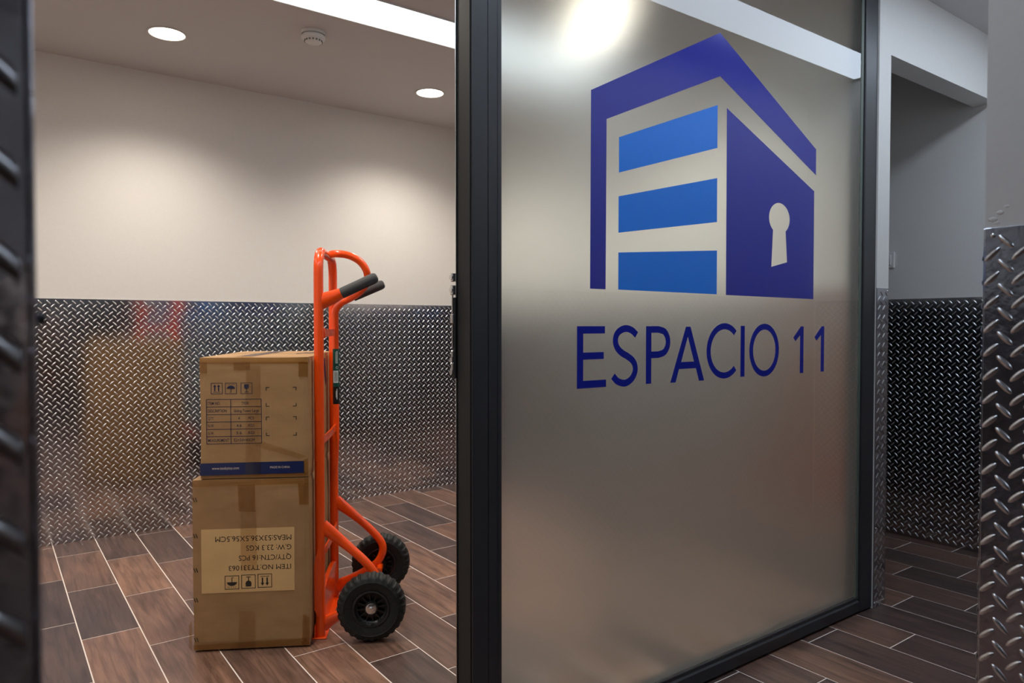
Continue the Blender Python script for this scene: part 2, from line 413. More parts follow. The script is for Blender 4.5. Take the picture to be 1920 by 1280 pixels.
panel('trim_4', (1.181,YF-.001,0), (0,-1,0), (-1,0,0), .106, 1.2, 'large bright tread plate on the foreground door jamb at right', M['steel_near'], P_NEAR, individual=(.02,.8), offu=.010, offv=.0385, screws=((.0105,1.1885),(.05,.36)))
panel('trim_5', (1.184,YF,0), Xv, (0,1,0), XR-1.184, 1.2, 'tread plate on the corridor side of the foreground wall', M['steel'])
panel('trim_6', (.0133,YF0,0), (-1,0,0), (0,-1,0), .9, 1.2, 'blurred tread plate edge at the left of the view', M['steel_near'], P_NEAR, offu=.0065, offv=.012, cut=.0028)
panel('trim_7', (-.0,YF,0), (-1,0,0), (0,1,0), 2.4, 1.2, 'tread plate on the corridor side of the left foreground wall', M['steel'])
panel('trim_8', (-1.9,YB,0), Xv, (0,-1,0), 1.88, PT, 'steel tread plate panelling on the hidden left of the back wall', M['steel'])
# plain-lit panelling on the walls outside the view (seen only in reflections)
for nm, a, b in (('trim_10',(-2.5,YG-.003,0),(-.25,YG,1.2)),('trim_11',(-2.5,YF,0),(-2.497,YG,1.2)),('trim_12',(2.652,YG2,0),(2.655,YB-.004,1.2)),('trim_13',(-2.5,-2.1,0),(-2.497,YF0,1.2)),('trim_14',(-2.49,-2.1,0),(XR,-2.097,1.2)),('trim_15',(2.742,YG2,0),(2.745,YB-.004,1.2)),('trim_16',(XR-.003,YF,0),(XR,.49,1.2)),('trim_17',(2.75,YB-.003,0),(XR-.01,YB,1.2)),('trim_18',(1.19,YF0-.003,0),(XR,YF0,1.2))):
    tag(B(nm, a, b, M['steel']), 'steel panelling outside the view', 'metal panel', 'panels outside the view', kind='structure')
# folded edge of the left plate and its little black bumper
lp = bpy.data.objects['trim_6']
B('folded_edge', (.0133,YF0-.0035,0), (.0158,YF,1.2), M['steel_near'], lp, .0008)
bm = bmesh.new(); lathe(bm, [(.0001,-.0068),(.0020,-.0068),(.0029,-.0055),(.0031,0)], 16)
q = obj('rubber_bumper', bm, M['black'], lp, (.0150,.381,1.0625), True); q.rotation_euler = (0,0,math.pi/2)
# chipped paint rim over the near plate
bm = bmesh.new()
for (y, z, s) in ((.428,1.212,.006),(.419,1.221,.005),(.411,1.229,.0035),(.423,1.207,.004)):
    bmesh.ops.create_icosphere(bm, subdivisions=2, radius=s, matrix=Matrix.Translation((1.181,y,z)) @ Matrix.Diagonal((.12,1,.6,1)))
obj('paint_blister', bm, M['wall'], wf, smooth=True)

# light switch just inside the doorway at right
sw = thing('light_switch', 'small white light switch behind the white door post', 'switch', (XR,1.815,1.385))
B('switch_plate', (-.010,-.04,-.04), (0,.04,.04), M['white'], sw, .003, 2)
B('rocker', (-.014,-.026,-.026), (-.009,.026,.026), M['white'], sw, .002, 2)

# ------------------------------------------------------------------ frosted sliding glass door
Y0, Y1 = 1.343, 1.408
dr = thing('door_1', 'black-framed frosted glass sliding door with a large blue house logo', 'door', (.83,Y0,0), kind='structure')
def DB(name, a, b, m, bev=.001, parent=dr):
    o = B(name, a, b, m, None, bev); o.parent = parent; o.matrix_parent_inverse = Matrix.Translation((-.83,-Y0,0)); return o
def DP(o, parent=dr):
    o.parent = parent; o.matrix_parent_inverse = Matrix.Translation((-.83,-Y0,0)); return o
T = 2.335
bm = bmesh.new()   # leading stile: side pocket, main profile, glazing bead
box(bm, (.877,Y0,0.004), (.9195,Y1,T), .0012); box(bm, (.921,Y0+.0005,.004), (.9455,Y1,T), .0012); box(bm, (.947,Y0+.002,.004), (.959,Y1,T), .0012)
box(bm, (.8795,Y0+.003,.004), (.958,Y1-.003,T-.001))
DP(obj('stile', bm, M['alu']))
DB('edge_seal', (.8745,Y0+.006,.006), (.877,Y1-.006,T-.004), M['black'])
DB('edge_strip', (.8715,Y1-.004,.006), (.8770,Y1-.001,T-.004), M['chrome'], .0004)
bm = bmesh.new()
box(bm, (2.57,Y0,.004), (2.655,Y1,T), .004, 3); box(bm, (2.563,Y0+.006,.05), (2.5705,Y1-.01,T))
DP(obj('stile', bm, M['alu']))
DB('rail', (.959,Y0,.004), (2.57,Y1,.050), M['alu'], .006)
DB('rail', (.959,Y0+.004,.050), (2.57,Y0+.03,.062), M['alu'], .002)
DB('rail', (.959,Y0,2.27), (2.57,Y1,T), M['alu'], .003)
DB('gasket', (2.547,Y0+.0045,.062), (2.563,Y0+.009,2.27), M['gasket'], .0005)
# glass: thin clear pane in front, frosted film behind
bm = bmesh.new(); v = [bm.verts.new(p) for p in ((.959,Y0+.006,.058),(2.566,Y0+.006,.058),(2.566,Y0+.006,2.272),(.959,Y0+.006,2.272))]; bm.faces.new(v)
gp = DP(obj('glass_pane', bm, M['pane']))
bm = box(bmesh.new(), (.9592,Y0+.0125,.0505), (2.556,Y0+.0145,2.2695))
ff = DP(obj('frosted_film', bm, M['film'])); ff['label'] = 'translucent frosted backing of the glass'
# lock on the leading edge
bm = bmesh.new()
def lk(a, b, bev=.0012): box(bm, a, b, bev)
lk((.8685,Y1-.004,.935), (.8745,Y1+.012,1.122), .001)
bl = DP(obj('lock_plate', bm, M['black']))
bm = bmesh.new()
for z0, z1, o_ in ((1.158,1.178,.008),(1.128,1.150,.010),(1.062,1.084,.010),(.985,1.000,.008),(.955,.972,.008)):
    box(bm, (.864,Y1-.002,z0), (.8735,Y1+o_,z1), .0015)
for z in (1.168,1.139,.978,.95): tube(bm, [(.862,Y1+.004,z),(.876,Y1+.004,z)], .006, 12)
box(bm, (.8655,Y1+.002,1.085), (.8685,Y1+.006,1.13)); box(bm, (.8655,Y1+.002,1.005), (.8680,Y1+.005,1.06))
DP(obj('lock', bm, M['chrome']))['label'] = 'bright metal lock parts on the door edge'

# logo
YL0, YL1 = Y0+.0052, Y0+.0057
def decal(name, pts, m, hole=None):
    o = obj(name, prism(bmesh.new(), pts, YL0, YL1, hole), m)
    o.parent = gp; o.matrix_parent_inverse = Matrix.Identity(4); return o
decal('roof_outline', [(1.2363,1.1507),(1.2378,1.6505),(1.7482,1.9149),(2.2599,1.6486),(2.2605,1.5622),(1.7496,1.7886),(1.2917,1.5868),(1.2899,1.1504)], M['dblue'])
decal('shutter_bar', [(1.3368,1.4558),(1.3366,1.5475),(1.7389,1.7028),(1.7386,1.5778)], M['lblue'])
decal('shutter_bar', [(1.3358,1.2995),(1.3358,1.3941),(1.7389,1.4898),(1.7389,1.3611)], M['lblue'])
decal('shutter_bar', [(1.3358,1.151),(1.3358,1.248),(1.7400,1.2777),(1.7400,1.1488)], M['lblue'])
kc = (2.0535,1.3990); ra, rb = .0568, .0492
th0 = math.radians(-128); th1 = math.radians(-52)
kh = [(2.0111,1.2426),(2.0974,1.2613)]
arc = [(kc[0]+ra*math.cos(th1+(2*math.pi-(th1-th0))*i/40), kc[1]+rb*math.sin(th1+(2*math.pi-(th1-th0))*i/40)) for i in range(41)]
decal('door_shape', [(1.7838,1.1478),(1.7825,1.7013),(2.2510,1.5071),(2.2520,1.1452)], M['dblue'], kh+arc)
def stroke(bm, pts, w_, closed=False):
    P = [Vector((x, z)) for x, z in pts]; n = len(P); A = []; Bv = []
    for i in range(n):
        a = P[(i-1) % n] if (closed or i) else P[i]; b = P[(i+1) % n] if (closed or i < n-1) else P[i]
        t = (b-a).normalized(); nn = Vector((-t.y, t.x))*w_/2; A.append(P[i]+nn); Bv.append(P[i]-nn)
    rng = range(n if closed else n-1)
    q = {}
    for s, arr in (('a', A), ('b', Bv)):
        for yy in (YL0, YL1): q[s, yy] = [bm.verts.new((p.x, yy, p.y)) for p in arr]
    for i in rng:
        j = (i+1) % n
        bm.faces.new((q['a',YL0][i], q['a',YL0][j], q['b',YL0][j], q['b',YL0][i]))
        bm.faces.new((q['a',YL1][i], q['a',YL1][j], q['b',YL1][j], q['b',YL1][i]))
        bm.faces.new((q['a',YL0][i], q['a',YL0][j], q['a',YL1][j], q['a',YL1][i]))
        bm.faces.new((q['b',YL0][i], q['b',YL0][j], q['b',YL1][j], q['b',YL1][i]))
    if not closed:
        for i in (0, n-1): bm.faces.new((q['a',YL0][i], q['b',YL0][i], q['b',YL1][i], q['a',YL1][i]))
    bmesh.ops.recalc_face_normals(bm, faces=bm.faces)
def c2(pts, n=6): return [(v.x, v.y) for v in catmull([(x, z, 0) for x, z in pts], n)]
def letter(bm, ch):
    o = obj('letter', bm, M['tblue']); o.parent = gp; return o
letter(prism(bmesh.new(), [(1.1925,1.0555),(1.2881,1.0555),(1.2881,1.0367),(1.2130,1.0367),(1.2130,.9890),(1.2841,.9890),(1.2841,.9710),(1.2130,.9710),(1.2130,.9175),(1.2925,.9175),(1.2925,.8984),(1.1925,.8984)], YL0, YL1), 'E')
bm = bmesh.new(); stroke(bm, c2([(1.4045,1.0320),(1.3870,1.0440),(1.3649,1.0492),(1.3436,1.0440),(1.3300,1.0325),(1.3262,1.0153),(1.3332,.9985),(1.3500,.9850),(1.3706,.9755),(1.3890,.9644),(1.3985,.9510),(1.3995,.9350),(1.3900,.9185),(1.3737,.9078),(1.3563,.9048),(1.3340,.9110),(1.3175,.9250)]), .0182); letter(bm, 'S')
bm = prism(bmesh.new(), [(1.4412,1.0551),(1.4618,1.0551),(1.4618,.8986),(1.4412,.8986)], YL0, YL1)
stroke(bm, [(1.4615,1.0463)]+c2([(1.4900,1.0463),(1.5130,1.0405),(1.5253,1.0270),(1.5291,1.0115),(1.5253,.9960),(1.5130,.9828),(1.4900,.9770)])+[(1.4615,.9770)], .0182); letter(bm, 'P')
letter(prism(bmesh.new(), [(1.6042,1.0535),(1.6236,1.0535),(1.6851,.8970),(1.6625,.8970),(1.6487,.9340),(1.5751,.9340),(1.5611,.8970),(1.5395,.8970)], YL0, YL1, [(1.6125,1.0257),(1.6402,.9535),(1.5841,.9535)]), 'A')
bm = bmesh.new(); stroke(bm, [(1.7785+.0735*math.cos(a), .9810+.0735*math.sin(a)) for a in [math.radians(46+i*268/48) for i in range(49)]], .0182); letter(bm, 'C')
letter(prism(bmesh.new(), [(1.8567,1.0555),(1.8765,1.0555),(1.8765,.9000),(1.8567,.9000)], YL0, YL1), 'I')
bm = bmesh.new(); stroke(bm, [(1.9785+.0685*math.cos(a), .9790+.0740*math.sin(a)) for a in [math.radians(i*360/56) for i in range(56)]], .0184, True); letter(bm, 'O')
for dx in (0, .1252):
    letter(prism(bmesh.new(), [(2.1806+dx,1.0535),(2.1962+dx,1.0535),(2.1962+dx,.8984),(2.1765+dx,.8984),(2.1765+dx,1.0248),(2.1491+dx,1.0049),(2.1373+dx,1.0169)], YL0, YL1), '1')
# header track above the open side
tag(B('trim_9', (-.25,Y0,2.31), (.87,Y1,CEIL), M['alu'], None, .002), 'black header track above the open doorway', 'door track', kind='structure')

# ------------------------------------------------------------------ ceiling lights
def downlight(x, y, label):
    t = thing('downlight', label, 'ceiling light', (x, y, CEIL), group='round recessed ceiling lights')
    bm = bmesh.new(); lathe(bm, [(.0735,0),(.080,-.0015),(.0790,-.0035),(.0735,-.004),(.0725,-.002),(.0725,0)], 48)
    obj('trim_ring', bm, M['trimwhite'], t, smooth=True)
    bm = bmesh.new(); lathe(bm, [(.0001,-.0022),(.05,-.0022),(.0730,-.0018)], 40)
    obj('diffuser', bm, M['diff'], t, smooth=True)
    ld = bpy.data.lights.new('bulb', 'SPOT'); ld.energy = SPOT_W; ld.color = (1, .90, .79); ld.spot_size = math.radians(138); ld.spot_blend = 1.0; ld.shadow_soft_size = .05
    lo = bpy.data.objects.new('bulb', ld); C.objects.link(lo); lo.parent = t; lo.location = (0, 0, -.055)
downlight(.664, 3.48, 'round recessed ceiling light left of the smoke detector')
downlight(2.006, 3.50, 'round recessed ceiling light near the black door stile')
downlight(2.006, 2.118, 'round warm ceiling light glowing through the top of the frosted glass')
downlight(.664, 2.118, 'round recessed ceiling light above the hand truck')
downlight(-.678, 2.118, 'round recessed ceiling light over the left of the storage room')
downlight(-.678, 3.48, 'round recessed ceiling light near the left of the back wall')
def striplight(x0, x1, y0, y1, m, label):
    t = thing('ceiling_light', label, 'ceiling light', ((x0+x1)/2, (y0+y1)/2, CEIL))
    w2, d2 = (x1-x0)/2, (y1-y0)/2
    B('diffuser', (-w2+.004,-d2+.004,-.004), (w2-.004,d2-.004,-.002), m, t)
    bm = bmesh.new()
    for a, b in (((-w2,-d2),(w2,-d2+.004)),((-w2,d2-.004),(w2,d2)),((-w2,-d2),(-w2+.004,d2)),((w2-.004,-d2),(w2,d2))):
        box(bm, (a[0],a[1],-.006), (b[0],b[1],0))
    obj('frame', bm, M['trimwhite'], t)
striplight(-1.6, 2.6, 2.618, 2.866, M['strip'], 'long rectangular white light panel in the storage room ceiling')
striplight(-1.0, XR-.02, .71, .925, M['strip2'], 'long cool light panel in the corridor ceiling, mirrored in the glass')

striplight(.4, 1.1, -1.35, -1.10, M['strip2'], 'added unseen fill light panel in the ceiling behind the foreground doorway')  # added fill panel, out of view: brightens box fronts, floor and near tread lugs
# smoke detector
sd = thing('smoke_detector', 'white round smoke detector on the ceiling', 'smoke detector', (1.18,3.083,CEIL))
bm = bmesh.new(); lathe(bm, [(.052,0),(.052,-.010),(.050,-.013)], 40); obj('mounting_base', bm, M['white'], sd, smooth=True)
bm = bmesh.new(); lathe(bm, [(.046,-.012),(.047,-.016),(.052,-.020),(.052,-.028),(.047,-.034),(.038,-.037),(.036,-.045),(.030,-.048),(.0001,-.049)], 40)
obj('sensor_head', bm, M['white'], sd, smooth=True)
bm = bmesh.new()
for i in range(16):
    a = i*math.pi/8; m4 = Matrix.Rotation(a, 4, 'Z') @ Matrix.Translation((.0375,0,-.041))
    r = bmesh.ops.create_cube(bm, size=1, matrix=m4 @ Matrix.Diagonal((.004,.006,.006,1)))
obj('vent_slot', bm, M['gasket'], sd)
for o in bpy.data.objects:   # lathes above revolve about Y: stand them upright
    if o.parent and o.parent.name.split('.')[0] in ('downlight', 'smoke_detector') and o.name.split('.')[0] in ('trim_ring', 'diffuser', 'mounting_base', 'sensor_head'):
        o.rotation_euler = (math.pi/2, 0, 0)

# ------------------------------------------------------------------ print helpers (local frame: x right, z up, on plane y)
def text_mesh(body, x0, x1, z, cap, y, rot=False, bold=0.0):
    cu = bpy.data.curves.new('t', 'FONT'); cu.body = body; cu.size = 1; cu.fill_mode = 'FRONT'; cu.resolution_u = 3; cu.offset = bold
    to = bpy.data.objects.new('t', cu); C.objects.link(to)
    dg = bpy.context.evaluated_depsgraph_get(); dg.update()
    me = bpy.data.meshes.new_from_object(to.evaluated_get(dg)); bpy.data.objects.remove(to); bpy.data.curves.remove(cu)
    n = len(me.vertices); co = np.empty(n*3, 'f'); me.vertices.foreach_get('co', co); co = co.reshape(-1, 3)
    xa, xb = co[:,0].min(), co[:,0].max()
    sx = (abs(x1-x0))/(xb-xa) if x1 is not None else cap/.73
    sz = cap/.73
    X = (co[:,0]-xa)*sx; Z = co[:,1]*sz
    if rot: X, Z = x0-X, z-Z
    else: X, Z = x0+X, z+Z
    out = np.stack([X, np.full(n, y), Z], 1).astype('f'); me.vertices.foreach_set('co', out.ravel()); me.update()
    return me
def join(bm, me):
    bm.from_mesh(me); bpy.data.meshes.remove(me)
def rect(bm, x0, z0, x1, z1, y):
    v = [bm.verts.new((a, y, b)) for a, b in ((x0,z0),(x1,z0),(x1,z1),(x0,z1))]; bm.faces.new(v)
def frame_rect(bm, x0, z0, x1, z1, t, y):
    rect(bm, x0, z0, x1, z0+t, y); rect(bm, x0, z1-t, x1, z1, y); rect(bm, x0, z0+t, x0+t, z1-t, y); rect(bm, x1-t, z0+t, x1, z1-t, y)
def poly(bm, pts, y):
    bm.faces.new([bm.verts.new((a, y, b)) for a, b in pts])
def icon(bm, kind, cx, cz, s, y, flip=False):
    """s = half size of the square; flip turns it upside down"""
    f = -1 if flip else 1
    def r(a, b, c, d): 
        xa, xb = sorted((cx+f*a*s, cx+f*c*s)); za, zb = sorted((cz+f*b*s, cz+f*d*s)); rect(bm, xa, za, xb, zb, y)
    def p(l): poly(bm, [(cx+f*a*s, cz+f*b*s) for a, b in l], y)
    frame_rect(bm, cx-s, cz-s, cx+s, cz+s, s*.09, y)
    if kind == 'up':
        for x in (-.33, .33): r(x-.1, -.45, x+.1, .4); p([(x-.26,.3),(x+.26,.3),(x,.72)])
        r(-.62, -.68, .62, -.6)
    elif kind == 'umbrella':
        p([(.7*math.cos(a), -.05+.55*math.sin(a)) for a in [math.pi*i/14 for i in range(15)]])
        r(-.05, -.6, .05, 0)
        P = [(-.12+.12*math.cos(a), -.6+.14*math.sin(a)) for a in [-math.pi*i/8 for i in range(9)]]
        for a, b in zip(P, P[1:]): p([(a[0]-.05,a[1]),(a[0]+.05,a[1]),(b[0]+.05,b[1]-.02),(b[0]-.05,b[1]-.02)][::1])
        for x in (-.5, -.22, .1, .38, .58): r(x-.04, .6, x+.02, .8)
    else:
        p([(-.38,.72),(.38,.72)]+[(.42*math.cos(a), .3-.6*math.sin(a)*.75) for a in [math.pi*i/10 for i in range(11)]])
        r(-.06, -.65, .06, -.1); r(-.32, -.72, .32, -.62)

# ------------------------------------------------------------------ cardboard boxes
ANG = math.atan2(-.497, .869)
nV = Vector((.869,-.497,0)); sV = Vector((.497,.869,0)); P0 = Vector((.862,2.291,0))
def carton_mesh(W, D, H, seed, amt):
    rnd = random.Random(seed)
    bm = bmesh.new(); box(bm, (-W/2,-D/2,0), (W/2,D/2,H))
    bmesh.ops.subdivide_edges(bm, edges=bm.edges[:], cuts=19, use_grid_fill=True)
    from mathutils import noise
    for v in bm.verts:
        x, y, z = v.co; dx = W/2-abs(x); dy = D/2-abs(y); dz = min(z, H-z)
        near = sorted((dx, dy, dz)); e = near[1]         # distance from the nearest edge
        k = math.exp(-e/.009)*amt
        nz = noise.noise(Vector((x*9+seed, y*9, z*9)))*.5+.5
        sh = k*(.35+nz)
        v.co.x -= math.copysign(sh*math.exp(-dx/.006), x); v.co.y -= math.copysign(sh*math.exp(-dy/.006), y)
        if z > H/2: v.co.z -= sh*math.exp(-dz/.006)
        elif dz < 1e-4: pass
        # gentle bulge of the side faces, none on the printed front
        if dx < 1e-4: v.co.x += math.copysign(.003*nz*math.sin(math.pi*(y/D+.5))*math.sin(math.pi*z/H), x) if x < 0 else 0
    return bm
def carton(W, D, H, z, label, m, seed):
    c = P0-nV*(W/2+.003)+sV*(D/2-.027)
    t = thing('cardboard_box', label, 'box', (c.x, c.y, z), ANG)
    obj('carton', carton_mesh(W, D, H, seed, .0035), m, t, smooth=False)
    return t
# lower box
W1, D1, H1 = .371, .53, .556
b1 = carton(W1, D1, H1, .0062, 'lower brown cardboard box with a cream sticker printed upside down', M['card2'], 3)
yf = -D1/2
def lx(c): return (c-64)*.0003425-W1/2
def lz(c): return (1172-c)*.000353
bm = bmesh.new(); box(bm, (lx(150),yf-.0009,lz(646)), (lx(1003),yf-.0003,lz(58)), 0)
st = obj('sticker', bm, M['sticker'], b1); st['label'] = 'cream paper sticker'
yp = yf-.0013
bm = bmesh.new()
for s, xa, xb, ya, yb in (('MEAS:53X36.5X56.5CM',975,278,127,178),('G.W: 23.3 KGS',975,558,217,267),('QTY/CTN:16 PCS',972,490,308,358),('ITEM NO:TY331063',970,398,399,447)):
    # upside down: the baseline lies at the top
    join(bm, text_mesh(s, lx(xa), lx(xb), lz(ya), (yb-ya)*.000353, yp, rot=True, bold=.0))
obj('printed_text', bm, M['ink'], st)
bm = bmesh.new()
icon(bm, 'umbrella', lx(426), lz(553), .0225, yp, True); icon(bm, 'glass', lx(577), lz(550), .0225, yp, True); icon(bm, 'up', lx(727), lz(547), .0225, yp, True)
obj('handling_symbols', bm, M['ink'], st)
bm = bmesh.new()   # staples
for cy in (-215, 115, 430, 705, 1072):
    for d in (-9, 12):
        cx = 95+d; poly(bm, [(lx(cx-9),lz(cy-20)),(lx(cx-3),lz(cy-24)),(lx(cx+12),lz(cy+16)),(lx(cx+6),lz(cy+20))], yf-.0008)
obj('staples', bm, M['ink'], b1)['kind'] = 'stuff'
# tape
def tape(parent, quads, y, clear=()):
    for k, q in enumerate(quads):
        bm = bmesh.new()
        a, b, c, d = [Vector((x, y-.00012*k, z)) for x, z in q]; n = 10
        rows = [[bm.verts.new((a.lerp(b, i/n)).lerp(d.lerp(c, i/n), j/n)+Vector((0, -.0004*random.random(), 0))) for i in range(n+1)] for j in range(n+1)]
        for j in range(n):
            for i in range(n): bm.faces.new((rows[j][i], rows[j][i+1], rows[j+1][i+1], rows[j+1][i]))
        obj('packing_tape', bm, M['tape2' if k in clear else 'tape'], parent, smooth=True)
h = W1/2-.003
tape(b1, [[(-h,H1-.024),(h,H1-.022),(h,H1-.003),(-h,H1-.003)],
          [(-.038,H1-.107),(.015,H1-.109),(.012,H1-.020),(-.041,H1-.020)],
          [(h-.030,H1-.090),(h,H1-.090),(h,H1-.02),(h-.034,H1-.02)],
          [(-h,.003),(h,.003),(h,.026),(-h,.020)],
          [(-.045,.003),(.012,.003),(.010,.122),(-.040,.125)],
          [(h-.026,.003),(h,.003),(h,.095),(h-.020,.105)],
          [(-.032,H1-.30),(.018,H1-.30),(.016,H1-.105),(-.034,H1-.105)]], yf-.0017, (4,6))
bm = bmesh.new(); box(bm, (W1/2-.0002,yf+.05,.30), (W1/2+.0004,yf+.40,.31)); 
# wrinkled shrink of film at lower left corner
bm.free(); bm = bmesh.new()
pts = [(-W1/2-.001,yf-.001,.0),(-W1/2-.013,yf+.002,.012),(-W1/2-.009,yf-.004,.05),(-W1/2-.012,yf+.001,.085),(-W1/2-.001,yf-.001,.10)]
v = [bm.verts.new(p) for p in pts]; bm.faces.new(v); obj('loose_tape', bm, M['tape'], b1)
# upper box
W2, D2, H2 = .344, .52, .393
b2 = carton(W2, D2, H2, .0062+H1+.0008, 'upper brown cardboard box with blue printed table and blue band', M['card'], 8)
yf = -D2/2
def ux(c): return (c-88)*.0003-W2/2
def uz(c): return (1142-c)*.000303
yp = yf-.0007
bm = bmesh.new()
poly(bm, [(ux(92),uz(1106)),(ux(1176),uz(1099)),(ux(1176),uz(970)),(ux(92),uz(975))], yf-.0005)
band = obj('printed_band', bm, M['navyband'], b2); band['label'] = 'dark blue printed band'
bm = bmesh.new()
join(bm, text_mesh('www.tookytoy.com', ux(215), ux(495), uz(1045), .0095, yp))
join(bm, text_mesh('MADE IN CHINA', ux(820), ux(1028), uz(1043), .0075, yp))
obj('printed_text', bm, M['bandtext'], band)['kind'] = 'stuff'
bm = bmesh.new()
icon(bm, 'up', ux(272), uz(181), .018, yp); icon(bm, 'umbrella', ux(419), uz(181), .018, yp); icon(bm, 'glass', ux(580), uz(181), .018, yp)
obj('handling_symbols', bm, M['navy'], b2)
bm = bmesh.new(); t_ = .0018
X0, X1, XM = ux(165), ux(733), ux(415); rows = [uz(c) for c in (297,377,458,537,615,692,770)]
for z in rows: rect(bm, X0, z-t_/2, X1, z+t_/2, yp)
for x in (X0, XM, X1): rect(bm, x-t_/2, rows[-1], x+t_/2, rows[0], yp-.00005)
for r_, (a, b) in enumerate((('ITEM NO.',[('TY030',525,600)]),('DESCRIPTION',[('Sliding Tower Large',447,708)]),('QTY.',[('4',490,508),('PCS',597,655)]),('N.W.',[('4.6',472,526),('KGS',597,658)]),('G.W.',[('5.6',472,526),('KGS',597,658)]),('MEASUREMENT',[('52×34×40CM',445,660)]))):
    zb = (rows[r_]+rows[r_+1])/2-.0050; wd = {0:128,1:195,2:65,3:65,4:62,5:218}[r_]
    join(bm, text_mesh(a, ux(178), ux(178+wd), zb, .0100, yp, bold=.002))
    for s, xa, xb in b: join(bm, text_mesh(s, ux(xa), ux(xb), zb, .0095, yp, bold=.001))
obj('printed_table', bm, M['navy'], b2)
bm = bmesh.new()
for z0, z1 in ((380,170),(695,487)):
    for cx, sx in ((780,1),(1102,-1)):
        for cz, sz in ((z0,1),(z1,-1)):
            x, z = ux(cx), uz(cz); a = .0115; w_ = .0022
            xa, xb = sorted((x, x+sx*a)); za, zb = sorted((z, z+sz*w_)); rect(bm, xa, za, xb, zb, yp)
            xa, xb = sorted((x, x+sx*w_)); za, zb = sorted((z+sz*w_, z+sz*a)); rect(bm, xa, za, xb, zb, yp)
obj('corner_marks', bm, M['ink'], b2)['kind'] = 'stuff'
h = W2/2-.003
tape(b2, [[(-h,H2-.022),(h,H2-.023),(h,H2-.003),(-h,H2-.003)],
          [(-.064,H2-.044),(-.013,H2-.043),(-.013,H2-.018),(-.064,H2-.018)],
          [(-h,H2-.052),(-h+.024,H2-.053),(-h+.022,H2-.018),(-h,H2-.018)],
          [(h-.030,H2-.066),(h,H2-.066),(h,H2-.018),(h-.030,H2-.018)],
          [(-.030,.01),(.018,.01),(.020,H2-.03),(-.026,H2-.03)],
          [(-h,.003),(h,.003),(h,.014),(-h,.010)],
          [(h-.016,.012),(h,.012),(h,.062),(h-.016,.055)],
          [(-.001,.105),(h-.03,.060),(h,.066),(.02,.12)]], yf-.0009, (4,7))
# seam tape and blue print on the lid, side print
bm = bmesh.new()
n = 12; rr = [[bm.verts.new((-.060+.055*i/3+.02*j/n*1.5, -D2/2+.004+(D2-.01)*j/n, H2+.0006+.0004*random.random())) for i in range(4)] for j in range(n+1)]
for j in range(n):
    for i in range(3): bm.faces.new((rr[j][i], rr[j][i+1], rr[j+1][i+1], rr[j+1][i]))
obj('packing_tape', bm, M['tape'], b2, smooth=True)
bm = bmesh.new()
for dx, y0_, y1_ in ((.09,-.05,.06),(.115,0,.10)): 
    v = [bm.verts.new(p) for p in ((dx,y0_,H2+.0007),(dx+.012,y0_,H2+.0007),(dx+.03,y1_,H2+.0007),(dx+.018,y1_,H2+.0007))]; bm.faces.new(v)
obj('printed_mark', bm, M['navy'], b2)
bm = bmesh.new()
v = [bm.verts.new(p) for p in ((W2/2+.0006,.05,H2-.03),(W2/2+.0006,.10,H2-.02),(W2/2+.0006,.13,H2-.11),(W2/2+.0006,.11,H2-.13))]; bm.faces.new(v)
obj('printed_mark', bm, M['navy'], b2)
for bx_, Dd, Hh, Ww in ((b1,D1,H1,W1),(b2,D2,H2,W2)):   # pale fold edges of the flaps at the side
    bm = bmesh.new(); box(bm, (-Ww/2+.004,-.0015,Hh-.001), (Ww/2-.004,.0005,Hh+.0004)); obj('flap_seam', bm, M['ink'], bx_)

# ------------------------------------------------------------------ hand truck; local x = away from the boxes (c), local y = along axle (t)
ht = thing('hand_truck', 'bright orange tubular hand truck with black wheels holding two boxes', 'hand truck', (P0.x,P0.y,0), ANG)
def part(name, bm, m, parent=ht, loc=None, smooth=True, label=None):
    o = obj(name, bm, m, parent, loc, smooth)
    if smooth: autosmooth(o)
    if label: o['label'] = label
    return o
RA = .0163; TN, TF = .05, .41; CX = .0175
bm = bmesh.new(); tube(bm, fillet([(CX,TN,.006),(CX,TN,1.309),(CX,TF,1.309),(CX,TF,.006)], .075, 10), RA, 18); part('frame_hoop', bm, M['orange'])
# near handle (welded straight to the rail) and far handle (bent down along the rail)
bm = bmesh.new(); q = [(CX+.006,TN,1.1365),(.06,TN,1.150),(.100,TN,1.168),(.150,TN,1.190)]
tube(bm, q, [.0195,.019,.0172,.0160], 18, flat=[(.6,1.45),(.75,1.25),(1,1),(1,1)]); part('handle', bm, M['orange'])
bm = bmesh.new(); tube(bm, fillet([(.150,TF-.03,1.188),(.058,TF-.035,1.148),(.030,TF-.035,1.118),(.030,TF-.035,.62),(.022,TF-.02,.50)], [.10,.07,.05,.05], 8), .0135, 16); part('handle', bm, M['orange'])
def grip(t_, c0, z0, c1, z1, r):
    a = Vector((c0,t_,z0)); b = Vector((c1,t_,z1)); d = (b-a).normalized(); Ln = (b-a).length
    P = [a, a+d*.001, a+d*(Ln-.016), a+d*(Ln-.008), a+d*(Ln-.002), b]
    bm = bmesh.new(); tube(bm, P, [r*.93,r,r,r*.93,r*.7,r*.3], 20); return part('grip', bm, M['grip'], label='dark grey foam grip')
grip(TN, .093, 1.1645, .2125, 1.2215, .0185)
grip(TF-.03, .098, 1.166, .215, 1.217, .0180)
# looped rear handle
bm = bmesh.new(); P = catmull([(CX+.008,.25,1.312),(.05,.25,1.317),(.095,.26,1.312),(.135,.27,1.290),(.158,.28,1.253),(.155,.30,1.215),(.125,.33,1.180),(.085,TF-.045,1.158),(.06,TF-.04,1.146)], 6)
k = len(P); tube(bm, P, [.0135 if 0 < i else .012 for i in range(k)], 16, flat=[(max(.45, min(1, i/8)) if i < 8 else 1, 1.0) for i in range(k)]); part('loop_handle', bm, M['orange'])
